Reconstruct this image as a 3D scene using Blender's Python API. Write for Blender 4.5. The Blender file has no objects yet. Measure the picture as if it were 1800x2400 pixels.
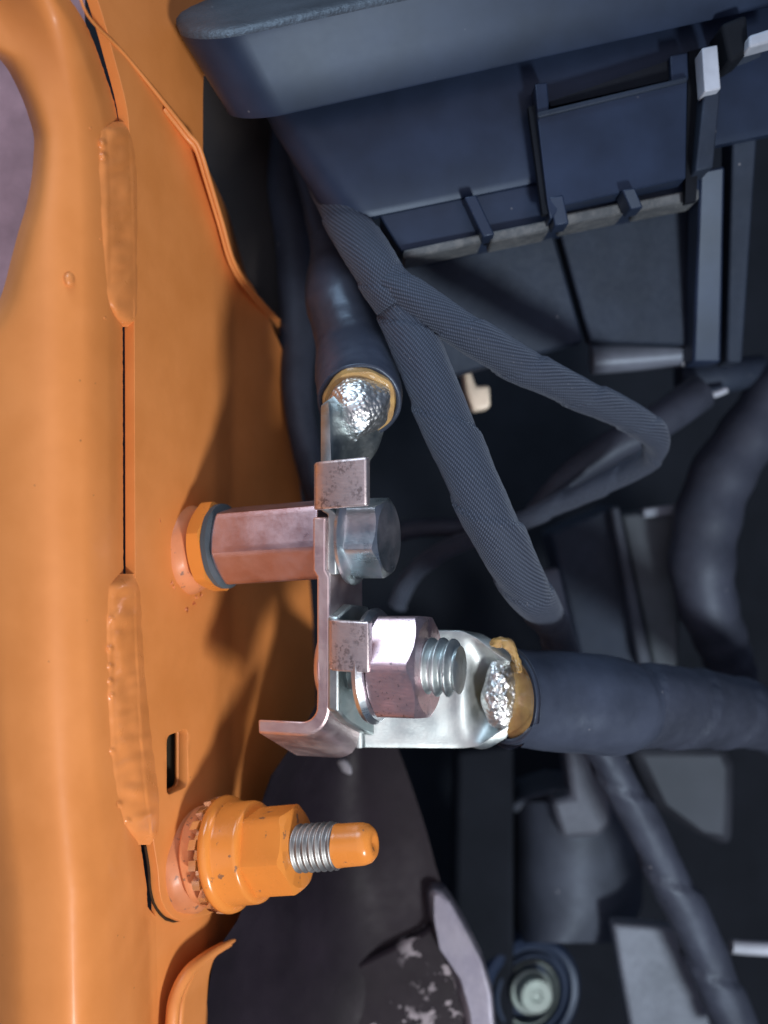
import bpy, bmesh, math, random
from mathutils import Vector, Matrix, noise
random.seed(7)
R = math.radians
sc = bpy.context.scene
COL = sc.collection
MM = 0.001
F_PX, DREF = 2600.0, 200.0          # focal length in photo pixels, camera to reference plane in mm
ZOFF = 150.0                        # mm, lifts the whole place above z = 0

# ------------------------------------------------------------------ camera
cam_d = bpy.data.cameras.new('camera'); cam = bpy.data.objects.new('camera', cam_d); COL.objects.link(cam)
cam.location = (0, -DREF*MM, ZOFF*MM); cam.rotation_euler = (R(90), 0, 0)
cam_d.sensor_fit = 'VERTICAL'; cam_d.sensor_height = 36.0; cam_d.sensor_width = 27.0
cam_d.lens = F_PX/2400*36.0
cam_d.clip_start = 0.005; cam_d.clip_end = 20
cam_d.dof.use_dof = True; cam_d.dof.focus_distance = 0.197; cam_d.dof.aperture_fstop = 10.5
sc.camera = cam
sc.render.resolution_x, sc.render.resolution_y = 768, 1024

# ------------------------------------------------------------------ light
w = bpy.data.worlds.new('World'); sc.world = w; w.use_nodes = True
bg = w.node_tree.nodes['Background']
bg.inputs['Color'].default_value = (0.40, 0.50, 0.78, 1); bg.inputs['Strength'].default_value = 0.16

def area(name, loc, aim, size, power, color):
    l = bpy.data.lights.new(name, 'AREA'); l.shape = 'DISK'; l.size = size*MM; l.energy = power; l.color = color
    o = bpy.data.objects.new(name, l); COL.objects.link(o)
    o.location = Vector((loc[0], loc[1], loc[2]+ZOFF))*MM
    d = Vector((aim[0]-loc[0], aim[1]-loc[1], aim[2]-loc[2]))
    o.rotation_euler = d.to_track_quat('-Z', 'Y').to_euler()
    return o
area('work_lamp', (150, -245, -222), (-10, 10, -5), 60, 1.2, (0.98, 0.97, 0.97))
area('ceiling_lamp', (-120, -190, 420), (0, 10, 0), 260, 1.7, (0.68, 0.84, 1.0))
area('added_fill_panel', (-20, -640, 20), (0, 0, 0), 900, 1.5, (1.0, 0.82, 0.86))  # added unseen panel, gives camera-facing metal something pinkish to mirror

sc.view_settings.view_transform = 'Standard'; sc.view_settings.look = 'None'
sc.view_settings.exposure = 0.0; sc.view_settings.gamma = 1.0
sc.view_settings.use_curve_mapping = False
sc.cycles.use_denoising = True
sc.cycles.max_bounces = 8

# ------------------------------------------------------------------ helpers
def V(px, py, d=0.0):
    """photo pixel + depth (mm behind the reference plane) -> place in mm"""
    s = (DREF+d)/F_PX
    return Vector(((px-900)*s, d, (1200-py)*s))

def tag(o, label=None, cat=None, group=None, kind=None):
    if label: o['label'] = label
    if cat: o['category'] = cat
    if group: o['group'] = group
    if kind: o['kind'] = kind
    return o

def thing(name, label, cat, base, group=None):
    o = bpy.data.objects.new(name, None); COL.objects.link(o)
    o.empty_display_size = 0.005
    o.location = (Vector(base)+Vector((0, 0, ZOFF)))*MM
    return tag(o, label, cat, group)

def root_loc(o):
    v = Vector((0, 0, 0))
    while o is not None:
        v += o.location; o = o.parent
    return v

def mk(name, verts, faces, mat, parent=None, angle=38, uvs=None, bevel=0, bseg=2, subsurf=0, thick=0, flip=False):
    """verts in mm in the place's frame -> one mesh object"""
    W = [(Vector(v)+Vector((0, 0, ZOFF)))*MM for v in verts]
    if parent is not None:
        org = root_loc(parent); loc = Vector((0, 0, 0))
    else:
        xs = [v.x for v in W]; ys = [v.y for v in W]; zs = [v.z for v in W]
        org = Vector(((min(xs)+max(xs))/2, (min(ys)+max(ys))/2, min(zs))); loc = org
    me = bpy.data.meshes.new(name)
    me.from_pydata([tuple(v-org) for v in W], [], faces)
    if uvs is not None:
        ul = me.uv_layers.new(name='UVMap')
        for lp in me.loops:
            ul.data[lp.index].uv = uvs[lp.vertex_index]
    bm = bmesh.new(); bm.from_mesh(me)
    if uvs is None:
        bmesh.ops.remove_doubles(bm, verts=bm.verts, dist=1e-6)
    bmesh.ops.recalc_face_normals(bm, faces=bm.faces)
    if flip: bmesh.ops.reverse_faces(bm, faces=bm.faces)
    bm.to_mesh(me); bm.free()
    for p in me.polygons: p.use_smooth = True
    me.set_sharp_from_angle(angle=R(angle))
    me.materials.append(mat)
    o = bpy.data.objects.new(name, me); COL.objects.link(o)
    o.location = loc
    if parent is not None: o.parent = parent
    if thick:
        m = o.modifiers.new('thick', 'SOLIDIFY'); m.thickness = thick*MM; m.offset = -1
    if bevel:
        m = o.modifiers.new('bevel', 'BEVEL'); m.width = bevel*MM; m.segments = bseg; m.limit_method = 'ANGLE'; m.angle_limit = R(38)
        m.harden_normals = False
    if subsurf:
        m = o.modifiers.new('sub', 'SUBSURF'); m.levels = subsurf; m.render_levels = subsurf
    return o

def gridfaces(nu, nv, wrapu=False):
    f = []
    for j in range(nv-1):
        for i in range(nu if wrapu else nu-1):
            a = j*nu+i; b = j*nu+(i+1) % nu
            f.append((a, b, b+nu, a+nu))
    return f

def grid(name, fn, nu, nv, mat, parent=None, **k):
    vs = [fn(i/(nu-1), j/(nv-1)) for j in range(nv) for i in range(nu)]
    return mk(name, vs, gridfaces(nu, nv), mat, parent, **k)

def interp(x, pts):
    if x <= pts[0][0]: return pts[0][1]
    for (a, b), (c, d) in zip(pts, pts[1:]):
        if x <= c:
            t = (x-a)/(c-a); return b+(d-b)*t
    return pts[-1][1]

def sinterp(x, pts):
    """monotone cubic interpolation"""
    n = len(pts)
    if x <= pts[0][0]: return pts[0][1]
    if x >= pts[-1][0]: return pts[-1][1]
    sl = [(pts[i+1][1]-pts[i][1])/(pts[i+1][0]-pts[i][0]) for i in range(n-1)]
    m = [sl[0]]+[0 if sl[i-1]*sl[i] <= 0 else 2*sl[i-1]*sl[i]/(sl[i-1]+sl[i]) for i in range(1, n-1)]+[sl[-1]]
    for i in range(n-1):
        if x <= pts[i+1][0]:
            h = pts[i+1][0]-pts[i][0]; t = (x-pts[i][0])/h
            return ((2*t**3-3*t*t+1)*pts[i][1]+(t**3-2*t*t+t)*h*m[i]+(-2*t**3+3*t*t)*pts[i+1][1]+(t**3-t*t)*h*m[i+1])

def catmull(P, n):
    """P list of tuples, n samples per span"""
    out = []
    Q = [P[0]]+list(P)+[P[-1]]
    for i in range(1, len(Q)-2):
        for k in range(n):
            t = k/n
            out.append(tuple(0.5*((2*b)+(-a+c)*t+(2*a-5*b+4*c-d)*t*t+(-a+3*b-3*c+d)*t**3)
                             for a, b, c, d in zip(Q[i-1], Q[i], Q[i+1], Q[i+2])))
    out.append(tuple(P[-1]))
    return out

def tube(name, pts, mat, parent=None, seg=40, n=10, rfun=None, cap=(True, True), px=True, twist=0.0, angle=60, squash=None, **k):
    """pts: (px,py,depth,radius mm) along the centre line"""
    P = [(*V(p[0], p[1], p[2]), p[3]) for p in pts] if px else [tuple(p) for p in pts]
    C = catmull(P, n)
    pos = [Vector(c[:3]) for c in C]; rad = [c[3] for c in C]
    T = []
    for i in range(len(pos)):
        a = pos[max(i-1, 0)]; b = pos[min(i+1, len(pos)-1)]
        T.append((b-a).normalized())
    up = Vector((0, -1, 0))
    nrm = (up-T[0]*up.dot(T[0])).normalized()
    vs, uv = [], []
    s = 0
    for i, p in enumerate(pos):
        if i:
            s += (pos[i]-pos[i-1]).length
            nrm = (nrm-T[i]*nrm.dot(T[i])).normalized()
        bn = T[i].cross(nrm)
        for j in range(seg):
            th = 2*math.pi*j/seg
            r = rad[i]
            if rfun: r += rfun(s, th, i/(len(pos)-1))
            c, sn = math.cos(th), math.sin(th)
            if squash: sn *= squash
            vs.append(p+nrm*(c*r)+bn*(sn*r))
            ta = abs((th+math.pi/2) % (2*math.pi)-math.pi)
            uv.append((ta*rad[i], s+twist*ta*rad[i]))
    f = gridfaces(seg, len(pos), True)
    if cap[0]:
        vs.append(pos[0]); uv.append((0, 0)); c0 = len(vs)-1
        f += [(c0, (j+1) % seg, j) for j in range(seg)]
    if cap[1]:
        vs.append(pos[-1]); uv.append((0, s)); c1 = len(vs)-1; b = (len(pos)-1)*seg
        f += [(c1, b+j, b+(j+1) % seg) for j in range(seg)]
    return mk(name, vs, f, mat, parent, uvs=uv, angle=angle, **k)

class Fr:
    """local frame: s along the axis a, t into the depth, u up"""
    def __init__(s, o, a):
        s.o = Vector(o); s.a = Vector(a).normalized()
        up = Vector((0, 0, 1)); s.t = up.cross(s.a).normalized()
        if s.t.y < 0: s.t = -s.t
        s.u = s.t.cross(s.a).normalized()
        if s.u.z < 0: s.u = -s.u
    def p(s, A, T, U): return s.o+s.a*A+s.t*T+s.u*U

def lathe(name, fr, prof, mat, parent=None, seg=48, rmod=None, angle=38, **k):
    """prof: (s, r) along the frame axis"""
    vs = []
    for (s, r) in prof:
        for j in range(seg):
            th = 2*math.pi*j/seg
            rr, ss = r, s
            if rmod: rr, ss = rmod(s, r, th)
            vs.append(fr.p(ss, -rr*math.cos(th), rr*math.sin(th)))
    f = gridfaces(seg, len(prof), True)
    return mk(name, vs, f, mat, parent, angle=angle, **k)

def hexbody(name, fr, s0, s1, AF, mat, parent=None, rot=0.0, ch0=0.0, ch1=1.0, per=14, top=True, lobe=0, **k):
    """hexagonal prism with conical chamfers at s0/s1; corner angle rot from the camera side"""
    seg = 6*per; ri = AF/2
    vs = []; rows = []
    def rho(th):
        q = (th-rot) % (math.pi/3)-math.pi/6
        r = ri/math.cos(q)
        return min(r, ri*1.128)
    R0 = []
    for j in range(seg):
        th = 2*math.pi*j/seg+rot
        r = rho(th)
        drop = max(0.0, (r-ri*0.985))*0.60
        R0.append((th, r, drop))
    def ring(f): rows.append([fr.p(*f(th, r, dr)) for th, r, dr in R0])
    q = lambda s, r, th: (s, -r*math.cos(th), r*math.sin(th))
    ring(lambda th, r, dr: q(s0, 0.02, th))
    ring(lambda th, r, dr: q(s0, ri*(0.95 if ch0 else 1)*(1 if ch0 else r/ri), th))
    if ch0: ring(lambda th, r, dr: q(s0+dr*ch0+0.12, r, th))
    if ch1:
        ring(lambda th, r, dr: q(s1-dr*ch1-0.12, r, th))
        ring(lambda th, r, dr: q(s1, ri*0.94, th))
    else:
        ring(lambda th, r, dr: q(s1, r, th))
    ring(lambda th, r, dr: q(s1, 0.02, th))
    vs = [v for r_ in rows for v in r_]
    return mk(name, vs, gridfaces(seg, len(rows), True), mat, parent, angle=24, **k)

def threadrod(name, fr, s0, s1, r, pitch, mat, parent=None, depth=0.6, seg=48, endr=None, **k):
    n = int((s1-s0)/pitch*14)
    prof = [(s0+(s1-s0)*i/n, r) for i in range(n+1)]
    def rm(s, rr, th):
        ph = (s/pitch-th/(2*math.pi)) % 1.0
        tri = abs(2*ph-1)
        tri = min(max((tri-0.12)/0.76, 0), 1)
        fade = min(1, (s1-s)/(pitch*0.7)+0.0)
        return rr-depth*(1-tri)-(1-fade)*depth*0.6, s
    vs = []
    for (s, rr) in prof:
        for j in range(seg):
            th = 2*math.pi*j/seg; a, b = rm(s, rr, th)
            vs.append(fr.p(b, -a*math.cos(th), a*math.sin(th)))
    for (s, rr) in ((s1+0.25, r-depth*1.5), (s1+0.25, 0.02)):
        for j in range(seg):
            th = 2*math.pi*j/seg
            vs.append(fr.p(s, -rr*math.cos(th), rr*math.sin(th)))
    return mk(name, vs, gridfaces(seg, n+3, True), mat, parent, angle=50, **k)

def prism(name, pts, mat, parent=None, depth=4.0, dirv=(0, 1, 0), bevel=0.4, px=True, **k):
    """front outline (px,py,d) pushed back along dirv by depth mm"""
    P = [V(*p) for p in pts] if px else [Vector(p) for p in pts]
    D = Vector(dirv).normalized()*depth
    n = len(P)
    vs = P+[p+D for p in P]
    f = [tuple(range(n)), tuple(range(2*n-1, n-1, -1))]+[(i, (i+1) % n, n+(i+1) % n, n+i) for i in range(n)]
    return mk(name, vs, f, mat, parent, bevel=bevel, **k)

def extr(name, fr, outline, T0, T1, mat, parent=None, bevel=0.3, shear=None, **k):
    """outline in (s,u), pushed from t=T0 to T1"""
    n = len(outline); vs = []
    for T in (T0, T1):
        for (s, u) in outline:
            vs.append(fr.p(s, T, u+(shear(s, u, T) if shear else 0)))
    f = [tuple(range(n)), tuple(range(2*n-1, n-1, -1))]+[(i, (i+1) % n, n+(i+1) % n, n+i) for i in range(n)]
    return mk(name, vs, f, mat, parent, bevel=bevel, **k)

def ribbon(line, th):
    """centre line in 2D -> closed outline of thickness th"""
    L, Rr = [], []
    for i, p in enumerate(line):
        a = line[max(i-1, 0)]; b = line[min(i+1, len(line)-1)]
        dx, dy = b[0]-a[0], b[1]-a[1]; l = math.hypot(dx, dy)
        nx, ny = -dy/l*th/2, dx/l*th/2
        L.append((p[0]+nx, p[1]+ny)); Rr.append((p[0]-nx, p[1]-ny))
    return L+Rr[::-1]

def fbm(v, s, o=4): return noise.fractal(Vector(v)*s, 1.0, 2.0, o)

# ------------------------------------------------------------------ materials
class NT:
    def __init__(s, name):
        m = bpy.data.materials.new(name); m.use_nodes = True; s.m = m; s.t = m.node_tree
        s.b = s.t.nodes['Principled BSDF']
        s.tc = s.t.nodes.new('ShaderNodeTexCoord')
    def n(s, typ, **k):
        nd = s.t.nodes.new(typ)
        for a, v in k.items(): setattr(nd, a, v)
        return nd
    def l(s, a, b): s.t.links.new(a, b)
    def noise(s, scale, detail=4, rough=0.55, src='Object', stretch=None, dist=0.0):
        nd = s.n('ShaderNodeTexNoise'); nd.inputs['Scale'].default_value = scale
        nd.inputs['Detail'].default_value = detail; nd.inputs['Roughness'].default_value = rough
        nd.inputs['Distortion'].default_value = dist
        if stretch:
            mp = s.n('ShaderNodeMapping'); mp.inputs['Scale'].default_value = stretch[:3]
            if len(stretch) > 3: mp.inputs['Rotation'].default_value = stretch[3]
            s.l(s.tc.outputs[src], mp.inputs['Vector']); s.l(mp.outputs[0], nd.inputs['Vector'])
        else:
            s.l(s.tc.outputs[src], nd.inputs['Vector'])
        return nd.outputs['Fac']
    def voro(s, scale, feature='F1', src='Object'):
        nd = s.n('ShaderNodeTexVoronoi', feature=feature); nd.inputs['Scale'].default_value = scale
        s.l(s.tc.outputs[src], nd.inputs['Vector']); return nd.outputs['Distance']
    def ramp(s, fac, stops):
        r = s.n('ShaderNodeValToRGB'); e = r.color_ramp.elements
        while len(e) < len(stops): e.new(0.5)
        for el, (p, c) in zip(e, stops):
            el.position = p; el.color = (*c, 1) if len(c) == 3 else c
        s.l(fac, r.inputs[0]); return r.outputs[0]
    def rng(s, fac, a, b, c, d):
        r = s.n('ShaderNodeMapRange'); s.l(fac, r.inputs[0])
        for i, v in zip((1, 2, 3, 4), (a, b, c, d)): r.inputs[i].default_value = v
        return r.outputs[0]
    def mix(s, fac, A, B):
        m = s.n('ShaderNodeMix', data_type='RGBA')
        if isinstance(fac, (int, float)): m.inputs[0].default_value = fac
        else: s.l(fac, m.inputs[0])
        for i, v in ((6, A), (7, B)):
            if isinstance(v, tuple): m.inputs[i].default_value = (*v, 1)
            else: s.l(v, m.inputs[i])
        return m.outputs[2]
    def math(s, op, a, b=None):
        m = s.n('ShaderNodeMath', operation=op)
        for i, v in ((0, a), (1, b)):
            if v is None: continue
            if isinstance(v, (int, float)): m.inputs[i].default_value = v
            else: s.l(v, m.inputs[i])
        return m.outputs[0]
    def bump(s, h, dist, strength=1.0, prev=None):
        b = s.n('ShaderNodeBump'); b.inputs['Distance'].default_value = dist; b.inputs['Strength'].default_value = strength
        s.l(h, b.inputs['Height'])
        if prev is not None: s.l(prev, b.inputs['Normal'])
        return b.outputs[0]
    def set(s, **k):
        names = dict(color='Base Color', rough='Roughness', metal='Metallic', normal='Normal', coat='Coat Weight',
                     coatr='Coat Roughness', spec='Specular IOR Level', trans='Transmission Weight', sss='Subsurface Weight', ior='IOR', sheen='Sheen Weight')
        for a, v in k.items():
            i = s.b.inputs[names[a]]
            if isinstance(v, tuple): i.default_value = (*v, 1)
            elif isinstance(v, (int, float)): i.default_value = v
            else: s.l(v, i)
        return s.m

def m_orange(name='orange_paint', c1=(0.74, 0.275, 0.075), c2=(0.68, 0.245, 0.062), worn=0.0, lump=0.0, gloss=0.50):
    t = NT(name)
    base = t.mix(t.rng(t.noise(90, 3), .35, .65, 0, 1), c1, c2)
    sp = t.rng(t.voro(330), 0.035, 0.06, 1, 0)                       # dust specks
    gate = t.rng(t.noise(60, 2), 0.56, 0.60, 0, 1)
    fac = t.math('MULTIPLY', sp, gate)
    base = t.mix(t.math('MULTIPLY', fac, .8), base, (0.10, 0.055, 0.03))
    if worn:
        g = t.rng(t.noise(420, 5, .6), 0.62-worn*.1, 0.66-worn*.1, 0, 1)
        base = t.mix(t.math('MULTIPLY', g, .75), base, (0.12, 0.09, 0.07))
    rough = t.rng(t.noise(200, 4), .3, .7, gloss-.06, gloss+.10)
    nb = t.bump(t.noise(900, 2), 0.00003, .5)
    nb = t.bump(t.noise(160, 3), 0.00015, .35+lump, nb)
    return t.set(color=base, rough=rough, normal=nb, coat=.10, coatr=.2, spec=.4)

def m_metal(name, c1, c2, r0=.22, r1=.42, scale=170, pit=0.0, scratch=(1, 1, 14), bumpd=0.00006, dark=(0.10, 0.10, 0.11)):
    t = NT(name)
    n1 = t.noise(scale, 5, .6)
    base = t.mix(t.rng(n1, .38, .62, 0, 1), c1, c2)
    if pit:
        p = t.rng(t.noise(1500, 4, .65), .60-pit*.1, .66-pit*.1, 0, 1)
        g = t.rng(t.noise(260, 3), .42, .6, 0, 1)
        base = t.mix(t.math('MULTIPLY', t.math('MULTIPLY', p, g), .8), base, dark)
    sc_ = t.noise(420, 4, .7, stretch=scratch)
    rough = t.math('ADD', t.rng(n1, .3, .7, r0, r1), t.rng(sc_, .5, .75, 0, .12))
    nb = t.bump(sc_, bumpd, .35)
    nb = t.bump(t.noise(700, 4), bumpd*1.4, .45, nb)
    return t.set(color=base, rough=rough, metal=1.0, normal=nb)

def m_plastic(name, c=(0.020, 0.024, 0.034), rough=.42, dust=0.25, grain=1200, gd=0.00004, spec=.5, dustc=(0.15, 0.18, 0.23)):
    t = NT(name)
    base = t.mix(t.rng(t.noise(70, 4), .35, .7, 0, 1), c, tuple(x*1.7 for x in c))
    film = t.rng(t.noise(420, 6, .7), .45, .85, 0, dust*.22 if dust > .15 else 0)
    sp = t.rng(t.voro(300), 0.05, 0.085, 1, 0)
    g = t.rng(t.noise(75, 2), .58, .62, 0, 1)
    sp = t.math('MULTIPLY', t.math('MULTIPLY', sp, g), min(1, dust*1.6))
    base = t.mix(film, base, dustc); base = t.mix(sp, base, (0.5, 0.52, 0.55))
    rv = 1 if dust > .15 else .15
    rr = t.rng(t.noise(600, 5), .3, .7, rough-.03*rv, rough+.05*rv)
    t.b.inputs['Specular Tint'].default_value = (0.66, 0.82, 1.0, 1)  # blue of the cool overhead light put into the specular tint
    return t.set(color=base, rough=rr, normal=t.bump(t.noise(grain, 3), gd, .5), spec=spec)

ORANGE = m_orange()
ORANGE_SEAL = m_orange('orange_sealer', (0.76, 0.285, 0.085), (0.70, 0.255, 0.07), lump=.2, gloss=.30)
ORANGE_NUT = m_orange('orange_nut_paint', (0.76, 0.27, 0.05), (0.70, 0.245, 0.045), worn=-.12, gloss=.22)
ORANGE_CHIP = m_orange('orange_chipped', (0.72, 0.27, 0.11), (0.50, 0.18, 0.07), worn=.1, lump=.4)
ZINC = m_metal('zinc_plate', (0.38, 0.45, 0.46), (0.52, 0.57, 0.57), .36, .55, pit=0)
ZINC_PINK_REFL = m_metal('zinc_pink_reflection', (0.80, 0.62, 0.62), (0.84, 0.72, 0.71), .34, .50, pit=0)  # pink reflection painted into the zinc base colour
ZINC_SPACER = m_metal('zinc_spacer', (0.62, 0.46, 0.50), (0.71, 0.56, 0.60), .26, .40, scratch=(1.5, 22, 22), pit=0, bumpd=0.00004)  # mauve stands for pink surroundings mirrored in the spacer
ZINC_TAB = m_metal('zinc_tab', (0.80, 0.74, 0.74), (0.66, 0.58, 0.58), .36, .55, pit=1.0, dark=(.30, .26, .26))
ZINC_NUT = m_metal('zinc_nut', (0.86, 0.70, 0.73), (0.82, 0.58, 0.62), .30, .44, pit=.05)  # mirrored pink baked into the nut's colour
ZINC_BOLT = m_metal('zinc_bolt', (0.66, 0.76, 0.80), (0.76, 0.76, 0.80), .24, .40, pit=0)
STEEL = m_metal('thread_steel', (0.34, 0.34, 0.33), (0.44, 0.45, 0.44), .40, .55, scratch=(1, 1, 1))
GREENZINC = m_metal('dull_zinc', (0.24, 0.30, 0.29), (0.32, 0.38, 0.37), .6, .75)
GASKET = m_plastic('gasket', (0.06, 0.075, 0.085), .5, .3)
PLASTIC = m_plastic('black_plastic', (0.012, 0.020, 0.042), .43, .12, gd=0.000004, spec=.4)  # bluish light on the blacks kept in the base colour
PLASTIC_GRAIN = m_plastic('grained_plastic', (0.03, 0.036, 0.045), .48, .2, grain=900, gd=0.0005)
PLASTIC_DULL = m_plastic('dull_black_plastic', (0.012, 0.018, 0.032), .66, .25)
DUSTY = m_plastic('dusty_plastic', (0.06, 0.068, 0.075), .65, 2.2, dustc=(0.30, 0.31, 0.31))
RUBBER = m_plastic('heat_shrink', (0.030, 0.038, 0.058), .33, .2, grain=700, gd=0.00008)
HOSE = m_plastic('hose', (0.024, 0.029, 0.044), .55, .4)
DEEP = m_plastic('deep_black', (0.005, 0.006, 0.009), .8, .03, spec=.25)
GREYBLUE = m_plastic('grey_cast', (0.034, 0.042, 0.058), .6, .4)
PALEGREY = m_plastic('pale_grey', (0.30, 0.34, 0.40), .5, .2)
CREAM = m_plastic('cream_plastic', (0.62, 0.56, 0.46), .5, .1)
MAUVE = m_plastic('mauve_liner', (0.30, 0.19, 0.21), .7, .0, spec=.2)

def m_shield(name='scuffed_black_paint', lo=.585, g0=.52):
    t = NT(name)
    base = t.mix(t.rng(t.noise(60, 4), .35, .7, 0, 1), (0.007, 0.005, 0.009), (0.015, 0.011, 0.018))
    chip = t.rng(t.noise(260, 7, .62), lo, lo+.025, 0, 1)
    gate = t.rng(t.noise(38, 2), g0, g0+.08, 0, 1)
    chip = t.math('MULTIPLY', chip, gate)
    base = t.mix(t.math('MULTIPLY', chip, .8), base, (0.33, 0.31, 0.34))
    nb = t.bump(t.noise(260, 7, .62), 0.0002, .4)
    return t.set(color=base, rough=t.rng(t.noise(300, 4), .3, .7, .52, .66), normal=nb, spec=.25)
SHIELD = m_shield('black_shield_paint', .66, .60)
SCUFF = m_shield('scuffed_black_paint', .55, .44)

def m_tape():
    t = NT('cloth_tape')
    def wave(ang, scale):
        mp = t.n('ShaderNodeMapping'); mp.inputs['Rotation'].default_value = (0, 0, R(ang))
        t.l(t.tc.outputs['UV'], mp.inputs['Vector'])
        wv = t.n('ShaderNodeTexWave', wave_type='BANDS', bands_direction='X'); wv.inputs['Scale'].default_value = scale
        wv.inputs['Distortion'].default_value = .5; wv.inputs['Detail'].default_value = 1; wv.inputs['Detail Scale'].default_value = .6
        t.l(mp.outputs[0], wv.inputs['Vector']); return wv.outputs['Fac']
    a = wave(18, .56); b = wave(104, .66)
    wv = t.math('MULTIPLY', t.rng(a, 0, 1, .25, 1), t.rng(b, 0, 1, .3, 1))
    fuzz = t.noise(2600, 3)
    col = t.mix(t.rng(wv, .1, .9, 0, 1), (0.012, 0.016, 0.027), (0.070, 0.090, 0.135))
    lint = t.rng(t.voro(900), .05, .12, 1, 0)
    lint = t.math('MULTIPLY', lint, t.rng(t.noise(300, 2), .5, .6, 0, .55))
    col = t.mix(lint, col, (0.30, 0.31, 0.34))
    nb = t.bump(wv, 0.00016, .9); nb = t.bump(fuzz, 0.00005, .5, nb)
    t.b.inputs['Specular Tint'].default_value = (0.66, 0.82, 1.0, 1); t.b.inputs['Sheen Tint'].default_value = (0.7, 0.82, 1.0, 1)  # bluish light on the tape put into specular and sheen tints
    return t.set(color=col, rough=.62, normal=nb, spec=.4, sheen=.2)
TAPE = m_tape()

def m_glue():
    t = NT('amber_adhesive')
    base = t.mix(t.rng(t.noise(300, 3), .35, .65, 0, 1), (0.48, 0.31, 0.11), (0.34, 0.21, 0.085))
    return t.set(color=base, rough=.25, normal=t.bump(t.noise(420, 4), 0.0003, .6), sss=.0, coat=.4)
GLUE = m_glue()

def m_strand():
    t = NT('crimped_strands')
    d = t.voro(1100)
    base = t.mix(t.rng(d, .1, .6, 0, 1), (0.86, 0.89, 0.89), (0.60, 0.63, 0.63))
    nb = t.bump(t.rng(d, 0, .7, 1, 0), 0.0003, .7)
    nb = t.bump(t.noise(500, 4), 0.0002, .5, nb)
    return t.set(color=base, rough=.42, metal=1.0, normal=nb)
STRAND = m_strand()

# ------------------------------------------------------------------ setting: the bay behind everything
def bay(u, v):
    return Vector(((u-.5)*900, 190-30*math.cos((u-.5)*2.2), (v-.5)*900))
o = grid('engine_bay_wall', bay, 12, 12, DEEP, None); tag(o, kind='structure')

# ------------------------------------------------------------------ orange body
X0, SL, OFF = -43.4, 0.37, 2.15
def dplate(px, off=0.0):
    k = (px-900)/F_PX
    return (200*k-(X0-off)+SL*(-7.0))/(SL-k) if False else (200*k-(X0-off)-SL*7.0)/(SL-k)
def xplate(d):
    x = X0+SL*(d+7.0)
    if d > 20: x += -.16*(min(d, 30)-20)
    if d > 30: x += .10*(d-30)
    return x
REDGE = [(-120, 500), (250, 476), (345, 476), (600, 548), (690, 605), (770, 640), (850, 671), (970, 683), (1100, 700), (1500, 735), (1700, 742), (2200, 660), (2700, 640)]
def dmax(z):
    lo, hi = 12.0, 90.0
    for _ in range(40):
        m_ = (lo+hi)/2
        k = F_PX/(DREF+m_)
        if 900+xplate(m_)*k > sinterp(1200-z*k, REDGE): hi = m_
        else: lo = m_
    return lo
SEAM = [(-80, 105), (0, 165), (60, 203), (150, 238), (290, 277), (500, 288), (760, 291), (1380, 293), (1700, 305), (1980, 334), (2080, 348)]
def seam(py): return sinterp(py, SEAM) if py < 2080 else 348+(py-2080)*.02
RAIL = [(-260, 8), (-160, -8), (-80, -17), (0, -22), (100, -23.5), (190, -20.5), (250, -15), (280, -9.5), (291, -6.6)]
def drail(px, py):
    S = seam(py); q = px-(S-291)
    w_ = min(1, max(0, (q-90)/195)); w_ = w_*w_*(3-2*w_)
    return sinterp(q, RAIL)+(dplate(S, OFF)-.3+6.6)*w_
NOTCH = [(-90, -260), (60, -200), (110, -60), (140, 0), (200, 38), (270, 66), (330, 80), (400, 76), (480, 62), (540, 44), (600, 28), (700, 0), (760, -40), (860, -200), (900, -260)]
body = thing('body_panel', 'orange painted car body panel with rounded rail, welded flange plate and sealer beads', 'body panel', V(300, 2400, 10))
def railfn(u, v):
    py = -90+v*3200
    L = sinterp(py, NOTCH); S = seam(py)
    k = min(1, max(0, (py-2120)/50)); k = k*k*(3-2*k)          # below the plate the rail turns straight into the wall
    gap = (3.6 if py > 300 else 0.0)-1.6*noise.noise(Vector((py*.09, 0, 4)))
    E = (S-gap)*(1-k)+(S+30)*k
    px = L+(E-L)*(1-(1-min(1, u/.96))**1.5)
    d = drail(min(px, S), py)
    if px > S: d = dplate(px, OFF)+(px-S-16)*.02*k
    if u > .96:
        d += (u-.96)/.04*5.0; px -= (u-.96)/.04*2*(1-k)-(u-.96)/.04*22*k
        if k > .5: d = dplate(px, OFF)+.9
    if L > -259: d += 7*math.exp(-(px-L)/16.0)*min(1, (L+260)/200)
    return V(px, py, d)
grid('outer_rail', railfn, 70, 420, ORANGE, body, angle=80)
# wall that runs on behind the flange plate

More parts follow.
